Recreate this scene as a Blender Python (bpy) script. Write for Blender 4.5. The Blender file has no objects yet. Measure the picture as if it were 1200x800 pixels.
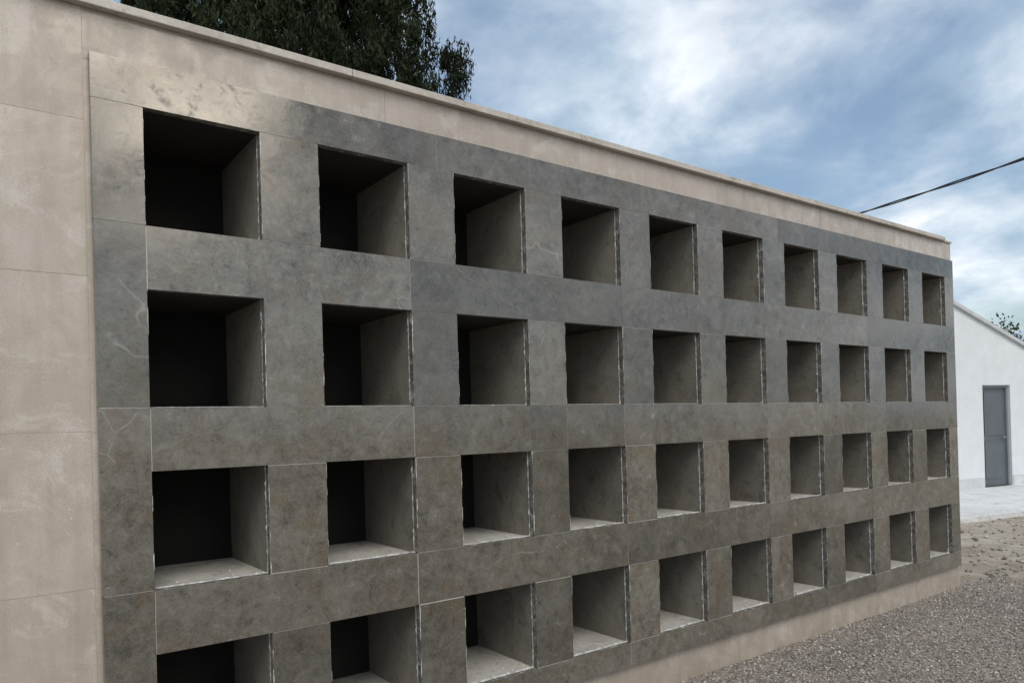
import bpy, math, random
import numpy as np
from mathutils import Matrix, Vector, noise
random.seed(7); rng=np.random.default_rng(7)
S=bpy.context.scene
try:
    S.view_settings.view_transform='Standard'; S.view_settings.look='None'; S.view_settings.exposure=0
except Exception: pass
COL=S.collection

# ------------------------------------------------------------ helpers
def link(o,parent=None):
    COL.objects.link(o)
    if parent: o.parent=parent
    return o
def empty(name,loc=(0,0,0),rz=0):
    o=bpy.data.objects.new(name,None); o.location=loc; o.rotation_euler=(0,0,rz); o.empty_display_size=.3
    return link(o)
class MB:
    """collects polygons (verts, faces, material index, tint)"""
    def __init__(s): s.v=[];s.f=[];s.m=[];s.t=[]
    def poly(s,pts,m=0,t=0.):
        n=len(s.v); s.v+= [tuple(p) for p in pts]; s.f.append(tuple(range(n,n+len(pts)))); s.m.append(m); s.t.append(t)
    def box(s,x0,x1,y0,y1,z0,z1,m=0,t=0.,mf=None,skip=()):
        """m = side mat, mf = front (-y) mat"""
        mf=m if mf is None else mf
        n=len(s.v)
        s.v+=[(x0,y0,z0),(x1,y0,z0),(x1,y1,z0),(x0,y1,z0),(x0,y0,z1),(x1,y0,z1),(x1,y1,z1),(x0,y1,z1)]
        F={'front':(0,1,5,4),'right':(1,2,6,5),'back':(2,3,7,6),'left':(3,0,4,7),'top':(4,5,6,7),'bottom':(3,2,1,0)}
        for k,f in F.items():
            if k in skip: continue
            s.f.append(tuple(n+i for i in f)); s.m.append(mf if k=='front' else m); s.t.append(t)
    def obj(s,name,mats,parent=None,smooth=False):
        me=bpy.data.meshes.new(name); me.from_pydata(s.v,[],s.f)
        for m in mats: me.materials.append(m)
        me.polygons.foreach_set('material_index',s.m)
        a=me.attributes.new('tint','FLOAT','FACE'); a.data.foreach_set('value',[float(x) for x in s.t])
        if smooth: me.polygons.foreach_set('use_smooth',[True]*len(s.f))
        me.update()
        return link(bpy.data.objects.new(name,me),parent)
class NT:
    def __init__(s,tree): s.t=tree; s.n=tree.nodes; s.l=tree.links
    def new(s,ty,ins=None,**kw):
        n=s.n.new(ty)
        for k,v in kw.items(): setattr(n,k,v)
        for k,v in (ins or {}).items(): s.set(n,k,v)
        return n
    def set(s,n,k,v):
        if isinstance(v,bpy.types.NodeSocket): s.l.new(v,n.inputs[k])
        else: n.inputs[k].default_value=v
    def math(s,op,a,b=0.,c=0.,clamp=False):
        n=s.new('ShaderNodeMath',operation=op,use_clamp=clamp); s.set(n,0,a); s.set(n,1,b)
        if op in('MULTIPLY_ADD',): s.set(n,2,c)
        return n.outputs[0]
    def mix(s,f,a,b,blend='MIX'):
        n=s.new('ShaderNodeMix',data_type='RGBA',blend_type=blend); s.set(n,0,f); s.set(n,6,a); s.set(n,7,b); return n.outputs[2]
    def ramp(s,f,stops,interp='LINEAR'):
        n=s.new('ShaderNodeValToRGB'); s.set(n,0,f); cr=n.color_ramp; cr.interpolation=interp
        while len(cr.elements)<len(stops): cr.elements.new(.5)
        for e,(p,c) in zip(cr.elements,stops):
            e.position=p; e.color=(c,c,c,1) if isinstance(c,(int,float)) else (*c,1)
        return n.outputs[0]
    def noise(s,vec,scale,detail=5,rough=.55,dist=0.):
        n=s.new('ShaderNodeTexNoise',{'Vector':vec,'Scale':scale,'Detail':detail,'Roughness':rough,'Distortion':dist}); return n.outputs[0]
    def vor(s,vec,scale,feature='F1',rand=1.):
        n=s.new('ShaderNodeTexVoronoi',{'Vector':vec,'Scale':scale,'Randomness':rand},feature=feature); return n
    def map(s,vec,scale=(1,1,1),rot=(0,0,0),loc=(0,0,0)):
        n=s.new('ShaderNodeMapping'); s.l.new(vec,n.inputs[0]); n.inputs[1].default_value=loc; n.inputs[2].default_value=rot; n.inputs[3].default_value=scale; return n.outputs[0]
def mat(name):
    m=bpy.data.materials.new(name); m.use_nodes=True; t=NT(m.node_tree)
    b=m.node_tree.nodes['Principled BSDF']
    return m,t,b
def objvec(t,tint=True,k=23.):
    tc=t.new('ShaderNodeTexCoord').outputs['Object']
    if not tint: return tc,None
    at=t.new('ShaderNodeAttribute',attribute_name='tint').outputs['Fac']
    c=t.new('ShaderNodeCombineXYZ',{0:t.math('MULTIPLY',at,k),1:0.,2:t.math('MULTIPLY',at,k*1.7)}).outputs[0]
    v=t.new('ShaderNodeVectorMath',{0:tc,1:c},operation='ADD').outputs[0]
    return v,at
def bump(t,b,h,strength=.3,dist=.01):
    n=t.new('ShaderNodeBump',{'Height':h,'Strength':strength,'Distance':dist}); t.l.new(n.outputs[0],b.inputs['Normal'])

# ------------------------------------------------------------ materials
def m_grey_slab():
    m,t,b=mat('honed_grey_stone'); v,at=objvec(t)
    big=t.noise(v,2.0,5,.68,.8); mid=t.noise(v,17,5,.76,.4); fine=t.noise(v,130,2,.6)
    c=t.ramp(big,[(.3,(.058,.051,.041)),(.5,(.093,.084,.069)),(.7,(.135,.124,.104))])
    c=t.mix(t.ramp(mid,[(.47,.0),(.63,.55)]),c,(.170,.157,.132,1))
    # brown oxide blotches with ragged outline
    c=t.mix(t.ramp(t.noise(v,4.6,5,.78,.8),[(.50,0.),(.61,.7)]),c,(.094,.070,.043,1))
    c=t.mix(t.ramp(mid,[(.33,.8),(.44,0.)]),c,(.038,.033,.026,1))
    c=t.mix(t.math('MULTIPLY',t.ramp(fine,[(.4,0.),(.7,1.)]),.28),c,(.22,.205,.175,1))
    # thin pale veins
    nz=t.new('ShaderNodeTexNoise',{'Vector':v,'Scale':3.,'Detail':3.})
    dv=t.new('ShaderNodeVectorMath',{0:v,1:t.new('ShaderNodeVectorMath',{0:nz.outputs[1],1:(.22,.22,.22)},operation='MULTIPLY').outputs[0]},operation='ADD').outputs[0]
    ed=t.vor(dv,1.7,'DISTANCE_TO_EDGE').outputs['Distance']
    vein=t.math('MULTIPLY',t.ramp(ed,[(0,1.),(.004,0.)]),t.ramp(big,[(.52,0.),(.60,.5)]))
    c=t.mix(vein,c,(.32,.305,.27,1))
    # dry scratches
    sc=t.ramp(t.noise(t.map(v,(3,1,24),(0,.5,0)),5,3,.7,.3),[(.65,0.),(.72,.7)])
    sc=t.math('MULTIPLY',sc,t.ramp(nz.outputs[0],[(.5,0.),(.6,1.)]))
    c=t.mix(sc,c,(.34,.32,.28,1))
    br=t.math('MULTIPLY_ADD',at,.50,.80)
    c=t.mix(1.,c,t.new('ShaderNodeCombineXYZ',{0:br,1:br,2:br}).outputs[0],'MULTIPLY')
    t.set(b,'Base Color',c)
    t.set(b,'Roughness',t.ramp(mid,[(.3,.06),(.55,.13),(.72,.34)])); b.inputs['IOR'].default_value=1.74
    bump(t,b,t.math('ADD',t.noise(v,3.5,1,.5),t.math('MULTIPLY',mid,.12)),.28,.006)
    return m
def m_cut_edge():
    m,t,b=mat('sawn_stone_edge'); v,at=objvec(t)
    n=t.noise(v,30,5,.75,.5)
    t.set(b,'Base Color',t.ramp(n,[(.42,(.10,.09,.075)),(.55,(.19,.178,.155)),(.63,(.32,.31,.28)),(.69,(.58,.565,.54))])); b.inputs['Roughness'].default_value=.95
    b.inputs['Specular IOR Level'].default_value=.15
    bump(t,b,n,.5,.004); return m
def m_mortar(name='grout',c0=(.44,.42,.38),c1=(.64,.62,.58)):
    m,t,b=mat(name); v,at=objvec(t,False)
    n=t.noise(v,30,4,.7)
    t.set(b,'Base Color',t.ramp(n,[(.35,c0),(.65,c1)])); b.inputs['Roughness'].default_value=.95
    b.inputs['Specular IOR Level'].default_value=.1
    return m
def m_beige():
    m,t,b=mat('beige_limestone'); v,at=objvec(t); wv,_=objvec(t,False)
    big=t.noise(v,1.1,5,.6,.7); mid=t.noise(v,9,6,.74,.4); fine=t.noise(v,150,2,.6)
    c=t.ramp(big,[(.3,(.40,.342,.286)),(.5,(.46,.402,.345)),(.72,(.52,.463,.405))])
    c=t.mix(t.ramp(mid,[(.43,0.),(.62,.6)]),c,(.36,.302,.25,1))
    c=t.mix(t.ramp(t.noise(v,3.2,6,.75,1.5),[(.53,0.),(.62,.55)]),c,(.58,.53,.475,1))
    c=t.mix(t.math('MULTIPLY',t.ramp(fine,[(.5,0.),(.68,1.)]),.4),c,(.26,.218,.18,1))
    f=t.vor(v,26).outputs['Distance']
    c=t.mix(t.math('MULTIPLY',t.ramp(f,[(.06,1.),(.13,0.)]),t.ramp(mid,[(.48,0.),(.56,.7)])),c,(.64,.595,.54,1))
    ed=t.vor(t.map(v,(1,1,1),(0,.4,0),(3.1,0,1.2)),1.3,'DISTANCE_TO_EDGE').outputs['Distance']
    c=t.mix(t.math('MULTIPLY',t.ramp(ed,[(0,1.),(.003,0.)]),t.ramp(big,[(.5,0.),(.58,.4)])),c,(.62,.58,.53,1))
    # rain streaks and low splash staining (continuous over the joints)
    st=t.ramp(t.noise(t.map(wv,(7,1,.6)),1.6,5,.68),[(.46,0.),(.70,.5)])
    c=t.mix(st,c,(.29,.245,.205,1))
    zz_=t.new('ShaderNodeSeparateXYZ',{0:wv}).outputs[2]
    low=t.math('MULTIPLY',t.ramp(zz_,[(0.,.65),(.35,0.)]),t.ramp(t.noise(wv,5,5,.7,.6),[(.38,.2),(.6,1.)]))
    c=t.mix(low,c,(.24,.20,.155,1))
    br=t.math('MULTIPLY_ADD',at,.10,.95)
    c=t.mix(1.,c,t.new('ShaderNodeCombineXYZ',{0:br,1:br,2:br}).outputs[0],'MULTIPLY')
    t.set(b,'Base Color',c); t.set(b,'Roughness',t.ramp(mid,[(.3,.14),(.7,.42)]))
    bump(t,b,t.math('ADD',big,t.math('MULTIPLY',fine,.06)),.14,.006); return m
def m_concrete(name,c0,c1,c2,rough=.9,sc=1.):
    m,t,b=mat(name); v,at=objvec(t)
    a=t.noise(v,4*sc,5,.68,.6); f=t.noise(v,50*sc,3,.7)
    c=t.ramp(a,[(.3,c0),(.5,c1),(.7,c2)])
    c=t.mix(t.math('MULTIPLY',t.ramp(f,[(.4,0.),(.7,1.)]),.35),c,(c2[0]*1.25,c2[1]*1.25,c2[2]*1.25,1))
    c=t.mix(t.ramp(t.noise(v,9*sc,4,.7,1.),[(.55,0.),(.7,.6)]),c,(c0[0]*.55,c0[1]*.53,c0[2]*.47,1))
    t.set(b,'Base Color',c); b.inputs['Roughness'].default_value=rough
    bump(t,b,t.math('ADD',f,a),.35,.004); return m
def m_plain(name,c,r=.6,var=.12,metal=0.):
    m,t,b=mat(name); v,_=objvec(t,False)
    n=t.noise(v,3,5,.68)
    t.set(b,'Base Color',t.ramp(n,[(.3,tuple(x*(1-var) for x in c)),(.7,tuple(min(.95,x*(1+var)) for x in c))])); b.inputs['Roughness'].default_value=r; b.inputs['Metallic'].default_value=metal
    return m
def m_leaf(name,c0,c1):
    m,t,b=mat(name); at=t.new('ShaderNodeAttribute',attribute_name='tint').outputs['Fac']
    t.set(b,'Base Color',t.ramp(at,[(0.,c0),(1.,c1)])); b.inputs['Roughness'].default_value=.85
    b.inputs['Specular IOR Level'].default_value=.1
    return m
def m_gravel():
    m,t,b=mat('gravel_surface'); v,_=objvec(t,False)
    vo=t.vor(v,52); 
    sep=t.new('ShaderNodeSeparateColor',{0:vo.outputs['Color']})
    c=t.ramp(sep.outputs[0],[(0,(.09,.077,.066)),(.25,(.23,.196,.166)),(.5,(.36,.305,.262)),(.7,(.20,.184,.168)),(1,(.62,.565,.50))])
    c=t.mix(t.ramp(vo.outputs['Distance'],[(.35,0.),(.6,.8)]),c,(.13,.112,.094,1))
    c=t.mix(t.ramp(t.noise(v,1.2,5,.65,.5),[(.42,0.),(.7,.5)]),c,(.33,.28,.228,1))
    t.set(b,'Base Color',c); b.inputs['Roughness'].default_value=.85
    h=t.math('SUBTRACT',1.,vo.outputs['Distance'])
    bump(t,b,h,1.,.012); return m
def m_soil():
    m,t,b=mat('sandy_soil'); v,_=objvec(t,False)
    a=t.noise(v,1.3,7,.72,.8); f=t.noise(v,24,4,.75)
    c=t.ramp(a,[(.34,(.21,.17,.125)),(.48,(.34,.29,.23)),(.64,(.44,.39,.32))])
    c=t.mix(t.ramp(f,[(.45,0.),(.66,.55)]),c,(.18,.148,.11,1))
    c=t.mix(t.ramp(t.noise(v,2.6,5,.7,1.),[(.53,0.),(.66,.6)]),c,(.16,.135,.095,1))
    t.set(b,'Base Color',c); b.inputs['Roughness'].default_value=.95
    bump(t,b,t.math('ADD',f,a),.8,.02); return m
def m_pebble():
    m,t,b=mat('pebbles'); at=t.new('ShaderNodeAttribute',attribute_name='tint').outputs['Fac']
    t.set(b,'Base Color',t.ramp(at,[(0,(.09,.08,.07)),(.3,(.23,.20,.168)),(.6,(.38,.32,.275)),(.8,(.26,.243,.222)),(1,(.66,.61,.55))])); b.inputs['Roughness'].default_value=.75
    return m

GREY=m_grey_slab(); CUT=m_cut_edge(); GROUT=m_mortar(); BEIGE=m_beige()
GROUTB=m_mortar('beige_grout',(.36,.31,.26),(.46,.40,.345))
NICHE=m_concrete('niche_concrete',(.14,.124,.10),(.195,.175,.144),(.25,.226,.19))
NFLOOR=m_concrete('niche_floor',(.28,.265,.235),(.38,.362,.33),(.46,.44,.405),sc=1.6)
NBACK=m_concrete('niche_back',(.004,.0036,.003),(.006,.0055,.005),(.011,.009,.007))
NCEIL=m_concrete('niche_ceiling_dark',(.009,.007,.0055),(.015,.011,.009),(.028,.020,.015))  # near-black brown on the ceiling, far darker than the niche side walls
COPE=m_concrete('coping_stone',(.35,.31,.265),(.44,.40,.35),(.51,.47,.42),.6)
RENDER=m_concrete('cement_render',(.40,.38,.35),(.48,.46,.42),(.55,.53,.49))
CHIP=m_mortar('white_mortar',(.24,.23,.21),(.74,.73,.70))
WHITE=m_plain('white_paint',(.66,.68,.70),.7,.06)
PAVE=m_concrete('white_concrete',(.46,.465,.46),(.55,.555,.555),(.63,.635,.635),.8,.4)

# ------------------------------------------------------------ columbarium wall
P=.68; W=.4305; T=2.816; Q=.679; H=.4395; NC=10; NR=4
PX0=-.172; PX1=6.72; PT=2.982; PB=.205; WX1=6.768; WX0=-4.6; WT=3.150; WD=1.15
top=[T-Q*r for r in range(NR)]; bot=[z-H for z in top]
wall=empty('columbarium_wall')
PF=-.035; g=.0014
sl=MB()
def slab(x0,x1,z0,z1,y=PF):
    j=lambda: random.uniform(-.0006,.0006)
    dy=random.uniform(-.0010,.0003)
    gx0=0 if x0==PX0 else g; gx1=0 if x1==PX1 else g
    t=random.random()
    n=len(sl.v)
    sl.box(x0+gx0+j(),x1-gx1+j(),y+dy,0.,z0+g+j(),z1-g+j(),m=1,t=t,mf=0,skip=('back',))
    # hand-set slabs are never perfectly in plane: tilt each face a hair
    ta=random.uniform(-.0014,.0014); tb_=random.uniform(-.0014,.0014)
    for q,(a,b) in zip((0,1,4,5),((-1,-1),(1,-1),(-1,1),(1,1))):
        px,py,pz=sl.v[n+q]; sl.v[n+q]=(px,py+.25*(ta*a+tb_*b),pz)
    if x0==PX0: sl.m[-3]=0   # outer edge of the panel is the dark stone itself
def runs(edges,z0,z1):
    for a,b in zip(edges[:-1],edges[1:]): slab(a,b,z0,z1)
runs([PX0,1.27,2.65,4.02,5.38,PX1],top[0],PT)
zs=[top[0]]+bot
for a,b in zip(zs[:-1],zs[1:]): slab(PX0,0,b,a)
e2=[0]+[j*P+W for j in (1,3,5,7)]+[PX1]
for r in range(3):
    ed=list(e2)
    if r==1: ed=[0,P+W,2*P+W,3*P,3*P+W,5*P+W,6*P+W,8*P,PX1]
    runs(ed,top[r+1],bot[r])
runs([PX0]+e2[1:],PB,bot[3])
for r in range(NR):
    for j in range(NC-1): slab(j*P+W,(j+1)*P,bot[r],top[r])
    slab(9*P+W,PX1,bot[r],top[r])
so=sl.obj('grey_stone_slabs',[GREY,CUT],wall)
def holed(mb,xs,zs,y,hole,m=0):
    for i in range(len(xs)-1):
        for k in range(len(zs)-1):
            if hole(.5*(xs[i]+xs[i+1]),.5*(zs[k]+zs[k+1])): continue
            mb.poly([(xs[i],y,zs[k]),(xs[i+1],y,zs[k]),(xs[i+1],y,zs[k+1]),(xs[i],y,zs[k+1])],m)
def inopen(x,z,e=0):
    return any(j*P-e<x<j*P+W+e for j in range(NC)) and any(bot[r]-e<z<top[r]+e for r in range(NR))
xs=[PX0+.003]; 
for j in range(NC): xs+=[j*P-.003,j*P+W+.003]
xs.append(PX1-.003)
zz=[PB+.003]
for r in reversed(range(NR)): zz+=[bot[r]-.003,top[r]+.003]
zz.append(PT-.003)
gm=MB(); holed(gm,xs,zz,PF+.0014,inopen); gm.obj('grout_bed',[GROUT],wall)
# niches
nm=MB()
D=.52
for r in range(NR):
    for j in range(NC):
        x0=j*P-.003;x1=j*P+W+.003;z0=bot[r]-.003;z1=top[r]+.003;y0=-.002;y1=D; t=random.random()
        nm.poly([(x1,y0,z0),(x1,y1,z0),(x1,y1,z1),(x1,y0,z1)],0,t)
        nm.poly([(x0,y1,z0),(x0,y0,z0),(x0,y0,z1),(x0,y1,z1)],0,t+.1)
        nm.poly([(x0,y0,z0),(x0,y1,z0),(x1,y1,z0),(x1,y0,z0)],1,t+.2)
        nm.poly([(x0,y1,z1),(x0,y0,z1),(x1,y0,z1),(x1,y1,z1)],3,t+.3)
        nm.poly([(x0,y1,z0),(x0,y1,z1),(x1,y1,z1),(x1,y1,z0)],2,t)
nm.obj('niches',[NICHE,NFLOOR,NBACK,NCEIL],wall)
# rough mortar squeezed out and chipped arrises round each opening
ch=MB()
def n1(x,s): return noise.noise(Vector((x*s,s*3.7,1.3)))
for r in range(NR):
    for j in range(NC):
        xr=j*P+W; xl=j*P; zb=bot[r]; zt=top[r]; seed=r*31.7+j*7.3
        N=60
        for side,xe,sg in (('r',xr+g,1),('l',xl-g,-1)):
            amp=.0034 if side=='r' else .002
            th=.06 if side=='r' else .18
            wf=lambda kk: max(0,amp*(1.9*(n1(seed+kk*.055+(3 if sg<0 else 0),1.9)-th)+.7*(n1(seed+kk*.9,1.1)) if n1(seed+kk*.055+(3 if sg<0 else 0),1.9)>th else 0))
            for k in range(N):
                a0=zb+(zt-zb)*k/N; a1=zb+(zt-zb)*(k+1)/N
                w0=wf(k); w1=wf(k+1)
                if w0<=0 and w1<=0: continue
                pts=[(xe-sg*.001,PF-.0022,a0),(xe+sg*w0,PF-.0022,a0),(xe+sg*w1,PF-.0022,a1),(xe-sg*.001,PF-.0022,a1)]
                if sg<0: pts=pts[::-1]
                ch.poly(pts,0)
        for k in range(N):
            a0=zb+(zt-zb)*k/N; a1=zb+(zt-zb)*(k+1)/N
            q=lambda kk:(.0005+.024*max(0,n1(seed+kk*.12+50,1.3))+.005*max(0,n1(seed+kk*.9,1.)), .0005+.006*max(0,n1(seed+kk*.2+9,2.2)))
            d0,h0=q(k); d1,h1=q(k+1)
            x0=xr+.0005
            ch.poly([(x0,-.004,a0),(x0-h0,.002,a0),(x0-h1,.002,a1),(x0,-.004,a1)][::-1],0)
            ch.poly([(x0-h0,.002,a0),(x0+.003,.003+d0,a0),(x0+.003,.003+d1,a1),(x0-h1,.002,a1)][::-1],0)
        for k in range(N):
            a0=xl+(xr-xl)*k/N; a1=xl+(xr-xl)*(k+1)/N
            d0=.0+.03*abs(n1(seed+k*.31+20,1.5)); d1=.0+.03*abs(n1(seed+(k+1)*.31+20,1.5))
            ch.poly([(a0,-.012,zb+.0005),(a1,-.012,zb+.0005),(a1,d1,zb+.003),(a0,d0,zb+.003)],0)
ch.obj('chipped_mortar_edges',[CHIP],wall)
cr=MB()
for r in range(NR):
    for j in range(NC):
        for k in range(random.randint(5,16)):
            x=j*P+random.uniform(.02,W-.02); y=random.uniform(0,.4)*random.random(); s=random.uniform(.002,.007); z=bot[r]-.003
            a=random.random()*6
            pts=[(x+s*math.cos(a+i*2.1)*random.uniform(.6,1.2),y+s*math.sin(a+i*2.1)*random.uniform(.6,1.2),z) for i in range(3)]
            tp=(x,y,z+s*1.1)
            for i in range(3): cr.poly([pts[i],pts[(i+1)%3],tp],0)
cr.obj('mortar_crumbs',[CHIP],wall)
# beige limestone cladding
bs=MB(); gb=.0007
def bslab(x0,x1,z0,z1):
    if x1-x0<.004 or z1-z0<.004: return
    bs.box(x0+gb,x1-gb,random.uniform(-.0005,.0003),.022,z0+gb,z1-gb,m=0,t=random.random(),skip=('back',))
lev=[.0,.485,1.05,1.613,2.175,2.74,WT]
for i in range(6):
    off=0 if i%2==0 else .45
    e=[-.19]; x=-.19-1.15+off
    while x>WX0: e.append(x); x-=1.15
    e.append(WX0); e=e[::-1]
    for a,b in zip(e[:-1],e[1:]): bslab(a,b,lev[i],lev[i+1])
for a,b in zip([-.19,1.02,2.2,3.4,4.6,5.75],[1.02,2.2,3.4,4.6,5.75,WX1]):
    bslab(a,b,PT-.02,WT)
    bslab(a,b,0.,PB+.02)
bslab(PX1-.02,WX1,PB+.02,1.6); bslab(PX1-.02,WX1,1.6,PT-.02)
bslab(-.19,PX0+.02,PB+.02,1.613); bslab(-.19,PX0+.02,1.613,PT-.02)
bs.obj('limestone_cladding',[BEIGE],wall)
bg=MB()
holed(bg,[WX0+.01,-.15,PX1-.01,WX1-.006],[.01,PB+.01,PT-.01,WT-.004],.0012,lambda x,z:(-.15<x<PX1-.01 and PB+.01<z<PT-.01))
bg.obj('limestone_joints',[GROUTB],wall)
bd=MB()
bd.box(WX0,WX1-.002,.021,WD,0.,WT-.002,skip=('front',))
holed(bd,[WX0]+[v for j in range(NC) for v in (j*P-.003,j*P+W+.003)]+[WX1-.002],[0.]+[v for r in reversed(range(NR)) for v in (bot[r]-.003,top[r]+.003)]+[WT-.002],.021,inopen)
bd.obj('wall_body',[RENDER],wall)
cp=MB()
e=[WX0-.03,-3.2,-1.9,-.55,.85,2.2,3.6,5.0,6.60]
for a,b in zip(e[:-1],e[1:]): cp.box(a+.001,b-.001,-.035,WD+.03,WT+.001,WT+.034,t=random.random())
cp.box(6.603,WX1+.01,-.012,WD+.02,WT+.001,WT+.018,t=.3)
cpo=cp.obj('coping',[COPE],wall)
bv=cpo.modifiers.new('bev','BEVEL'); bv.width=.003; bv.segments=2

# ------------------------------------------------------------ ground
def sheet(name,pts,z,m):
    mb=MB(); mb.poly([(x,y,z) for x,y in pts]); return mb.obj(name,[m])
sheet('ground',[(-500,-500),(500,-500),(500,500),(-500,500)],0.,m_soil())
edge=[]
N=160
for k in range(N+1):
    y=-14+k*(15.2/N); edge.append((7.05+.14*noise.noise(Vector((y*1.3,2,3)))+.16*noise.noise(Vector((y*6,2,3))),y))
sheet('gravel_yard',[(-14,-14)]+edge+[(-14,1.2)],.004,m_gravel())
PEB=m_pebble()
def pebbles(name,n,fx,smin=.0025,smax=.008):
    V=np.array([(1,0,0),(-1,0,0),(0,1,0),(0,-1,0),(0,0,1),(0,0,-1)],float)
    F=np.array([(0,2,4),(2,1,4),(1,3,4),(3,0,4),(2,0,5),(1,2,5),(3,1,5),(0,3,5)])
    pos=fx(n); s=rng.uniform(smin,smax,n); ang=rng.uniform(0,6.3,n)
    sc=np.stack([s*rng.uniform(.8,1.5,n),s*rng.uniform(.7,1.2,n),s*rng.uniform(.45,.9,n)],1)
    vv=V[None]*sc[:,None]*rng.uniform(.75,1.2,(n,6,1)); c=np.cos(ang)[:,None];si=np.sin(ang)[:,None]
    x=vv[...,0]*c-vv[...,1]*si; y=vv[...,0]*si+vv[...,1]*c
    out=np.stack([x+pos[:,0:1],y+pos[:,1:2],vv[...,2]+.004+sc[:,2:3]*.4],-1).reshape(-1,3)
    ff=(F[None]+np.arange(n)[:,None,None]*6).reshape(-1,3)
    me=bpy.data.meshes.new(name); me.from_pydata(out.tolist(),[],ff.tolist()); me.materials.append(PEB)
    a=me.attributes.new('tint','FLOAT','FACE'); a.data.foreach_set('value',np.repeat(rng.random(n),8).astype(np.float32))
    me.polygons.foreach_set('use_smooth',[True]*len(ff)); me.update()
    return link(bpy.data.objects.new(name,me))
pebbles('loose_gravel',36000,lambda n:np.stack([rng.uniform(2.,7.5,n),-.008-rng.beta(1.,1.4,n)*3.4],1),.003,.0105)
pebbles('scattered_stones',1500,lambda n:np.stack([7.+rng.beta(1,2,n)*7,-4+rng.random(n)*6],1),.006,.03)

# ------------------------------------------------------------ foliage
def leafcloud(name,centres,rads,per,size,m,parent=None,stretch=1.6,up=.8):
    nC=len(centres); n=nC*per
    c=np.repeat(centres,per,0); rr=np.repeat(rads,per)
    d=rng.normal(size=(n,3)); d/=np.linalg.norm(d,axis=1)[:,None]
    p=c+d*(rr*rng.random(n)**.55)[:,None]*np.array([.85,.85,1.6])
    u=rng.normal(size=(n,3)); u[:,2]+=stretch*up; u/=np.linalg.norm(u,axis=1)[:,None]
    w=np.cross(u,rng.normal(size=(n,3))); w/=np.linalg.norm(w,axis=1)[:,None]
    s=size*rng.uniform(.6,1.4,n)[:,None]
    A=p-w*s*.3; B=p+w*s*.3; C=p+u*s*stretch*.6+w*s*.1; Dd=p-u*s*stretch*.5
    v=np.stack([A,Dd,B,C],1).reshape(-1,3)
    me=bpy.data.meshes.new(name)
    me.vertices.add(len(v)); me.vertices.foreach_set('co',v.ravel())
    me.loops.add(4*n); me.loops.foreach_set('vertex_index',np.arange(4*n))
    me.polygons.add(n); me.polygons.foreach_set('loop_start',np.arange(n)*4)
    me.materials.append(m)
    a=me.attributes.new('tint','FLOAT','FACE')
    ct=np.repeat(rng.random(nC),per); a.data.foreach_set('value',np.clip(ct*.7+rng.random(n)*.3,0,1).astype(np.float32))
    me.update(calc_edges=True); me.validate()
    return link(bpy.data.objects.new(name,me),parent)
def tube(mb,pts,rads,seg=8,m=0):
    rings=[]
    for i,p in enumerate(pts):
        p=Vector(p); a=Vector(pts[max(0,i-1)]); b=Vector(pts[min(len(pts)-1,i+1)])
        d=(b-a).normalized(); x=d.orthogonal().normalized(); y=d.cross(x)
        rings.append([p+(x*math.cos(k*2*math.pi/seg)+y*math.sin(k*2*math.pi/seg))*rads[i] for k in range(seg)])
    for i in range(len(rings)-1):
        for k in range(seg):
            mb.poly([rings[i][k],rings[i][(k+1)%seg],rings[i+1][(k+1)%seg],rings[i+1][k]],m)
LEAF=m_leaf('cypress_foliage',(.007,.011,.006),(.040,.050,.024))
BARK=m_plain('bark',(.09,.065,.045),.9,.3)
tr=empty('cypress_tree',(4.55,10.6,0))
tb=MB(); tube(tb,[(0,0,-.1),(.05,0,2),(-.05,.1,5),(0,0,8),(.05,0,11),(0,0,13)],[.38,.3,.25,.18,.1,.03],12)
def crown_r(z):
    zs=[1.8,3,5,7,8,8.8,9.5,10.5,12,13.6]; rs=[.8,2.5,3.25,3.35,3.25,3.0,2.55,2.05,1.2,.15]
    return float(np.interp(z,zs,rs))
cs=[];rd=[]
while len(cs)<2300:
    z=rng.uniform(1.9,13.4); R=crown_r(z); a=rng.uniform(0,2*math.pi); 
    lob=1+.04*math.sin(a*3+z*1.1)+.14*noise.noise(Vector((math.cos(a)*2,math.sin(a)*2,z*.9)))
    q=rng.random()**.38; rr=R*q*lob
    if rng.random()>R/3.0+.15: continue
    cs.append((rr*math.cos(a),rr*math.sin(a),z)); rd.append(rng.uniform(.13,.32))
for k in range(46):
    i=rng.integers(len(cs)); c=cs[i]; z0=c[2]-.8-.25*math.hypot(c[0],c[1])
    tube(tb,[(0,0,max(.8,z0)),(c[0]*.5,c[1]*.5,(z0+c[2])*.5),c],[.07,.045,.015],6)
tb.obj('trunk_and_limbs',[BARK],tr,True)
leafcloud('crown',np.array(cs),np.array(rd),180,.044,LEAF,tr,2.4,.9)
LEAF2=m_leaf('distant_foliage',(.02,.03,.014),(.06,.075,.035))
dc=[];dr=[]
for k in range(230):
    s=rng.uniform(0,1); x=31.5+s*16; y=10.3-s*14; h=4.35+.9*noise.noise(Vector((s*6,0,0)))
    z=rng.uniform(.4,h); dc.append((x+rng.normal()*.6,y+rng.normal()*.6,z)); dr.append(rng.uniform(.4,.7))
leafcloud('distant_trees',np.array(dc),np.array(dr),150,.13,LEAF2,None,1.2)

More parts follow.
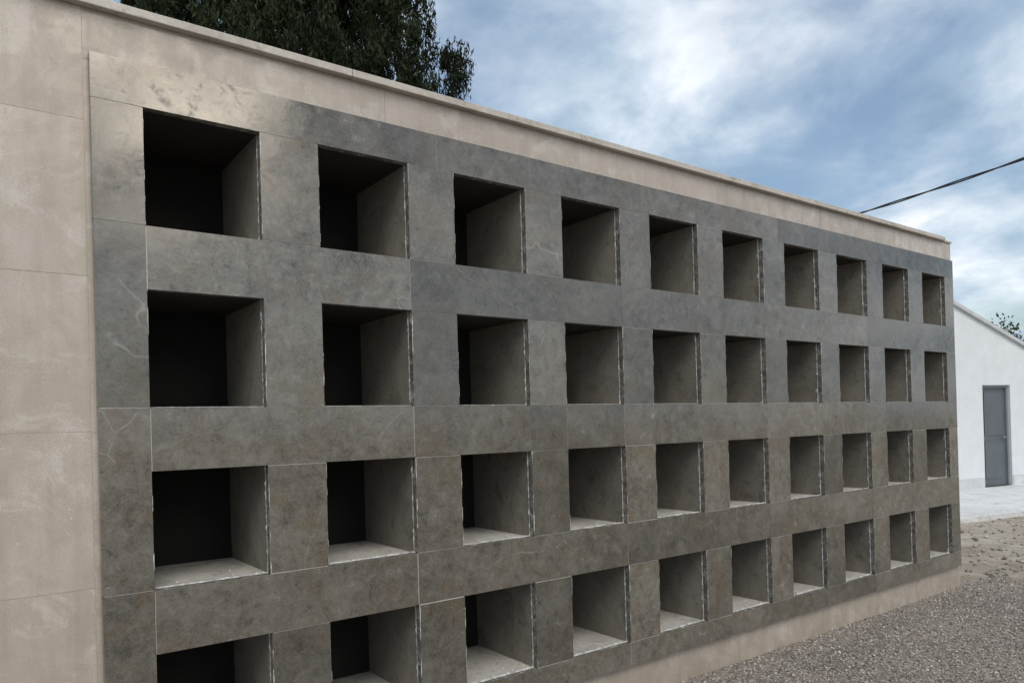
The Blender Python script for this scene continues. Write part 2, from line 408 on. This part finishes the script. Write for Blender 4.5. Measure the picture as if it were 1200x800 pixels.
# ------------------------------------------------------------ white building
wb=empty('white_building',(15.7,3.2,0),-.2003)
ax=-3.; hw=5.; rh=lambda x: 4.44-.35*abs(x-ax)
xl,xr=ax-hw,ax+hw; dx0,dx1,dz0,dz1=0.,.88,.10,2.13
fm=MB(); L=7.
def fp(pts,y=0.): fm.poly([(x,y,z) for x,z in pts])
fp([(xl,0),(ax,0),(ax,rh(ax)),(xl,rh(xl))]); fp([(ax,0),(dx0,0),(dx0,rh(dx0)),(ax,rh(ax))])
fp([(dx0,dz1),(dx1,dz1),(dx1,rh(dx1)),(dx0,rh(dx0))]); fp([(dx1,0),(xr,0),(xr,rh(xr)),(dx1,rh(dx1))])
fm.poly([(xr,0,0),(xr,L,0),(xr,L,rh(xr)),(xr,0,rh(xr))]); fm.poly([(xl,L,0),(xl,0,0),(xl,0,rh(xl)),(xl,L,rh(xl))])
fp([(xr,0),(xl,0),(xl,rh(xl)),(ax,rh(ax)),(xr,rh(xr))],L)
R_=.14
fm.poly([(dx0,0,0),(dx0,R_,0),(dx0,R_,dz1),(dx0,0,dz1)]); fm.poly([(dx1,R_,0),(dx1,0,0),(dx1,0,dz1),(dx1,R_,dz1)]); fm.poly([(dx0,0,dz1),(dx0,R_,dz1),(dx1,R_,dz1),(dx1,0,dz1)])
fm.obj('walls',[WHITE],wb)
ro=MB()
for sgn in (-1,1):
    xe=ax+sgn*(hw+.15); 
    a=(ax,rh(ax)+.003); b=(xe,rh(xe)+.003); th=.07
    pr=[a,b,(b[0],b[1]+th),(a[0],a[1]+th)]
    y0,y1=-.06,L+.06
    ro.poly([(x,y0,z) for x,z in pr]); ro.poly([(x,y1,z) for x,z in pr][::-1])
    for i in range(4):
        p,q=pr[i],pr[(i+1)%4]; ro.poly([(p[0],y0,p[1]),(q[0],y0,q[1]),(q[0],y1,q[1]),(p[0],y1,p[1])])
ro.obj('roof',[m_plain('roof_edge',(.50,.51,.52),.7,.12)],wb)
sk=MB(); sk.box(xl,dx0-.02,-.012,-.001,.10,.30); sk.box(dx1+.02,xr,-.012,-.001,.10,.30)
sk.obj('splash_band',[m_plain('splash_band_paint',(.54,.55,.56),.8,.15)],wb)
DO=m_plain('grey_door_paint',(.10,.115,.13),.45,.1)
do=MB(); do.box(dx0+.05,dx1-.05,R_-.05,R_-.01,dz0,dz1-.05)
for a,b in ((.25,1.0),(1.12,2.0)): do.box(dx0+.16,dx1-.16,R_-.062,R_-.05,a,b)
do.obj('door',[DO],wb)
df=MB(); df.box(dx0,dx0+.05,R_-.09,R_,dz0,dz1); df.box(dx1-.05,dx1,R_-.09,R_,dz0,dz1); df.box(dx0+.05,dx1-.05,R_-.09,R_,dz1-.05,dz1)
df.obj('door_frame',[m_plain('door_frame_paint',(.2,.215,.23),.5)],wb)
hd=MB(); tube(hd,[(dx1-.13,R_-.11,1.08),(dx1-.24,R_-.11,1.08)],[.012,.012],8); tube(hd,[(dx1-.13,R_-.11,1.08),(dx1-.13,R_-.05,1.08)],[.014,.014],8)
hd.obj('door_handle',[m_plain('steel',(.5,.5,.5),.3,.05,1.)],wb)
vt=MB(); tube(vt,[(-.72,.35,rh(-.72)-.1),(-.72,.35,rh(-.72)+.20)],[.04,.04],10); vt.box(-.86,-.58,.25,.45,rh(-.72)+.19,rh(-.72)+.27)
vt.obj('roof_vent',[m_plain('dark_metal',(.12,.11,.10),.6)],wb)
pv=MB(); pv.box(-9,9,-2.3,-.002,-.05,.10,t=.4); pv.box(-9,9,-2.42,-2.303,-.05,.07,t=.8)
pvo=pv.obj('pavement',[PAVE],None); pvo.location=(15.7,3.2,0); pvo.rotation_euler=(0,0,-.2003)

# ------------------------------------------------------------ power line
A=Vector((20.5,15.2,7.45)); B=Vector((16.7,-2.4,7.35))
CB=m_plain('cable_rubber',(.02,.02,.022),.6)
cb=MB()
for s in range(2):
    pts=[]
    for k in range(161):
        u=k/160; p=A.lerp(B,u); sag=.42*4*u*(1-u); ph=u*34+s*math.pi
        pts.append((p.x+.02*math.cos(ph),p.y,p.z-sag+.02*math.sin(ph)))
    tube(cb,pts,[.017]*len(pts),6)
cb.obj('power_cable',[CB],None,True)
POLE=m_concrete('pole_concrete',(.3,.29,.27),(.36,.35,.33),(.42,.41,.39))
for q in (A,B):
    po=empty('utility_pole',(q.x,q.y,0)); pm=MB(); tube(pm,[(0,0,-.2),(0,0,4),(0,0,8)],[.17,.14,.10],12); pm.obj('pole',[POLE],po,True)
    ar=MB(); ar.box(-.04,.04,-.5,.5,7.5,7.6); tube(ar,[(0,0,7.6),(0,0,7.4)],[.05,.03],8); ar.obj('crossarm',[BARK],po)

# ------------------------------------------------------------ sky + sun
EL=math.radians(52)
w=bpy.data.worlds.new('World'); S.world=w; w.use_nodes=True; t=NT(w.node_tree)
bgn=w.node_tree.nodes['Background']
sky=t.new('ShaderNodeTexSky',sky_type='NISHITA'); sky.sun_disc=False; sky.sun_elevation=EL; sky.sun_rotation=math.radians(200); sky.air_density=1.3; sky.dust_density=1.2; sky.ozone_density=2.
tc=t.new('ShaderNodeTexCoord').outputs['Generated']
sp=t.new('ShaderNodeSeparateXYZ',{0:tc})
zc=t.math('MAXIMUM',t.math('ADD',sp.outputs[2],.22),.05)
v=t.new('ShaderNodeCombineXYZ',{0:t.math('DIVIDE',sp.outputs[0],zc),1:t.math('DIVIDE',sp.outputs[1],zc),2:0.}).outputs[0]
n1_=t.noise(t.map(v,(1,1,1),(0,0,.5),(2.3,.7,0)),1.7,7,.54,.4)
n2_=t.noise(t.map(v,(1,1,1),(0,0,.2),(7.3,4.7,0)),1.9,7,.57,.3)
cov=t.ramp(n1_,[(.34,.15),(.46,.65),(.58,.96)])
shade=t.ramp(n2_,[(.34,(2.1,3.0,4.1)),(.46,(3.7,4.7,5.8)),(.54,(5.4,6.2,7.1)),(.64,(7.9,8.3,8.7))])
col=t.mix(cov,sky.outputs[0],shade)
# bright breaks in the cloud low in the sky behind the viewer
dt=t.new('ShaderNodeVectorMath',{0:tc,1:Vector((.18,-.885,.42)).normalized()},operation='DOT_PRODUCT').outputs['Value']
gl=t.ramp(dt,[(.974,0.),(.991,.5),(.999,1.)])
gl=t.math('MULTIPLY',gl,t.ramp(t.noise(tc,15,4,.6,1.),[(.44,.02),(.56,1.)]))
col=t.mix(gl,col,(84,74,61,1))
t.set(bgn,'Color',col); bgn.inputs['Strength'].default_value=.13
su=bpy.data.lights.new('sun','SUN'); su.energy=1.95; su.angle=math.radians(34); su.color=(1,.94,.85)
so_=bpy.data.objects.new('sun',su); link(so_)
az=math.radians(200); sd=Vector((math.sin(az)*math.cos(EL),math.cos(az)*math.cos(EL),math.sin(EL))); so_.rotation_euler=sd.to_track_quat('Z','Y').to_euler()

# ------------------------------------------------------------ camera
th,pi_,ro_=.93386,.00496,-.02766
F=Vector((math.cos(th)*math.cos(pi_),math.sin(th)*math.cos(pi_),math.sin(pi_)))
R=Vector((math.sin(th),-math.cos(th),0)); U=R.cross(F)
R2=R*math.cos(ro_)+U*math.sin(ro_); U2=-R*math.sin(ro_)+U*math.cos(ro_)
cam=bpy.data.cameras.new('camera'); co=bpy.data.objects.new('camera',cam); link(co)
M=Matrix((R2,U2,-F)).transposed().to_4x4(); M.translation=Vector((-.557,-3.0464,1.595)); co.matrix_world=M
cam.sensor_fit='HORIZONTAL'; cam.sensor_width=36; cam.lens=36*.867/1.2; cam.shift_x=0; cam.shift_y=(493.6-400)/1200
cam.clip_start=.05; cam.clip_end=2000
S.camera=co
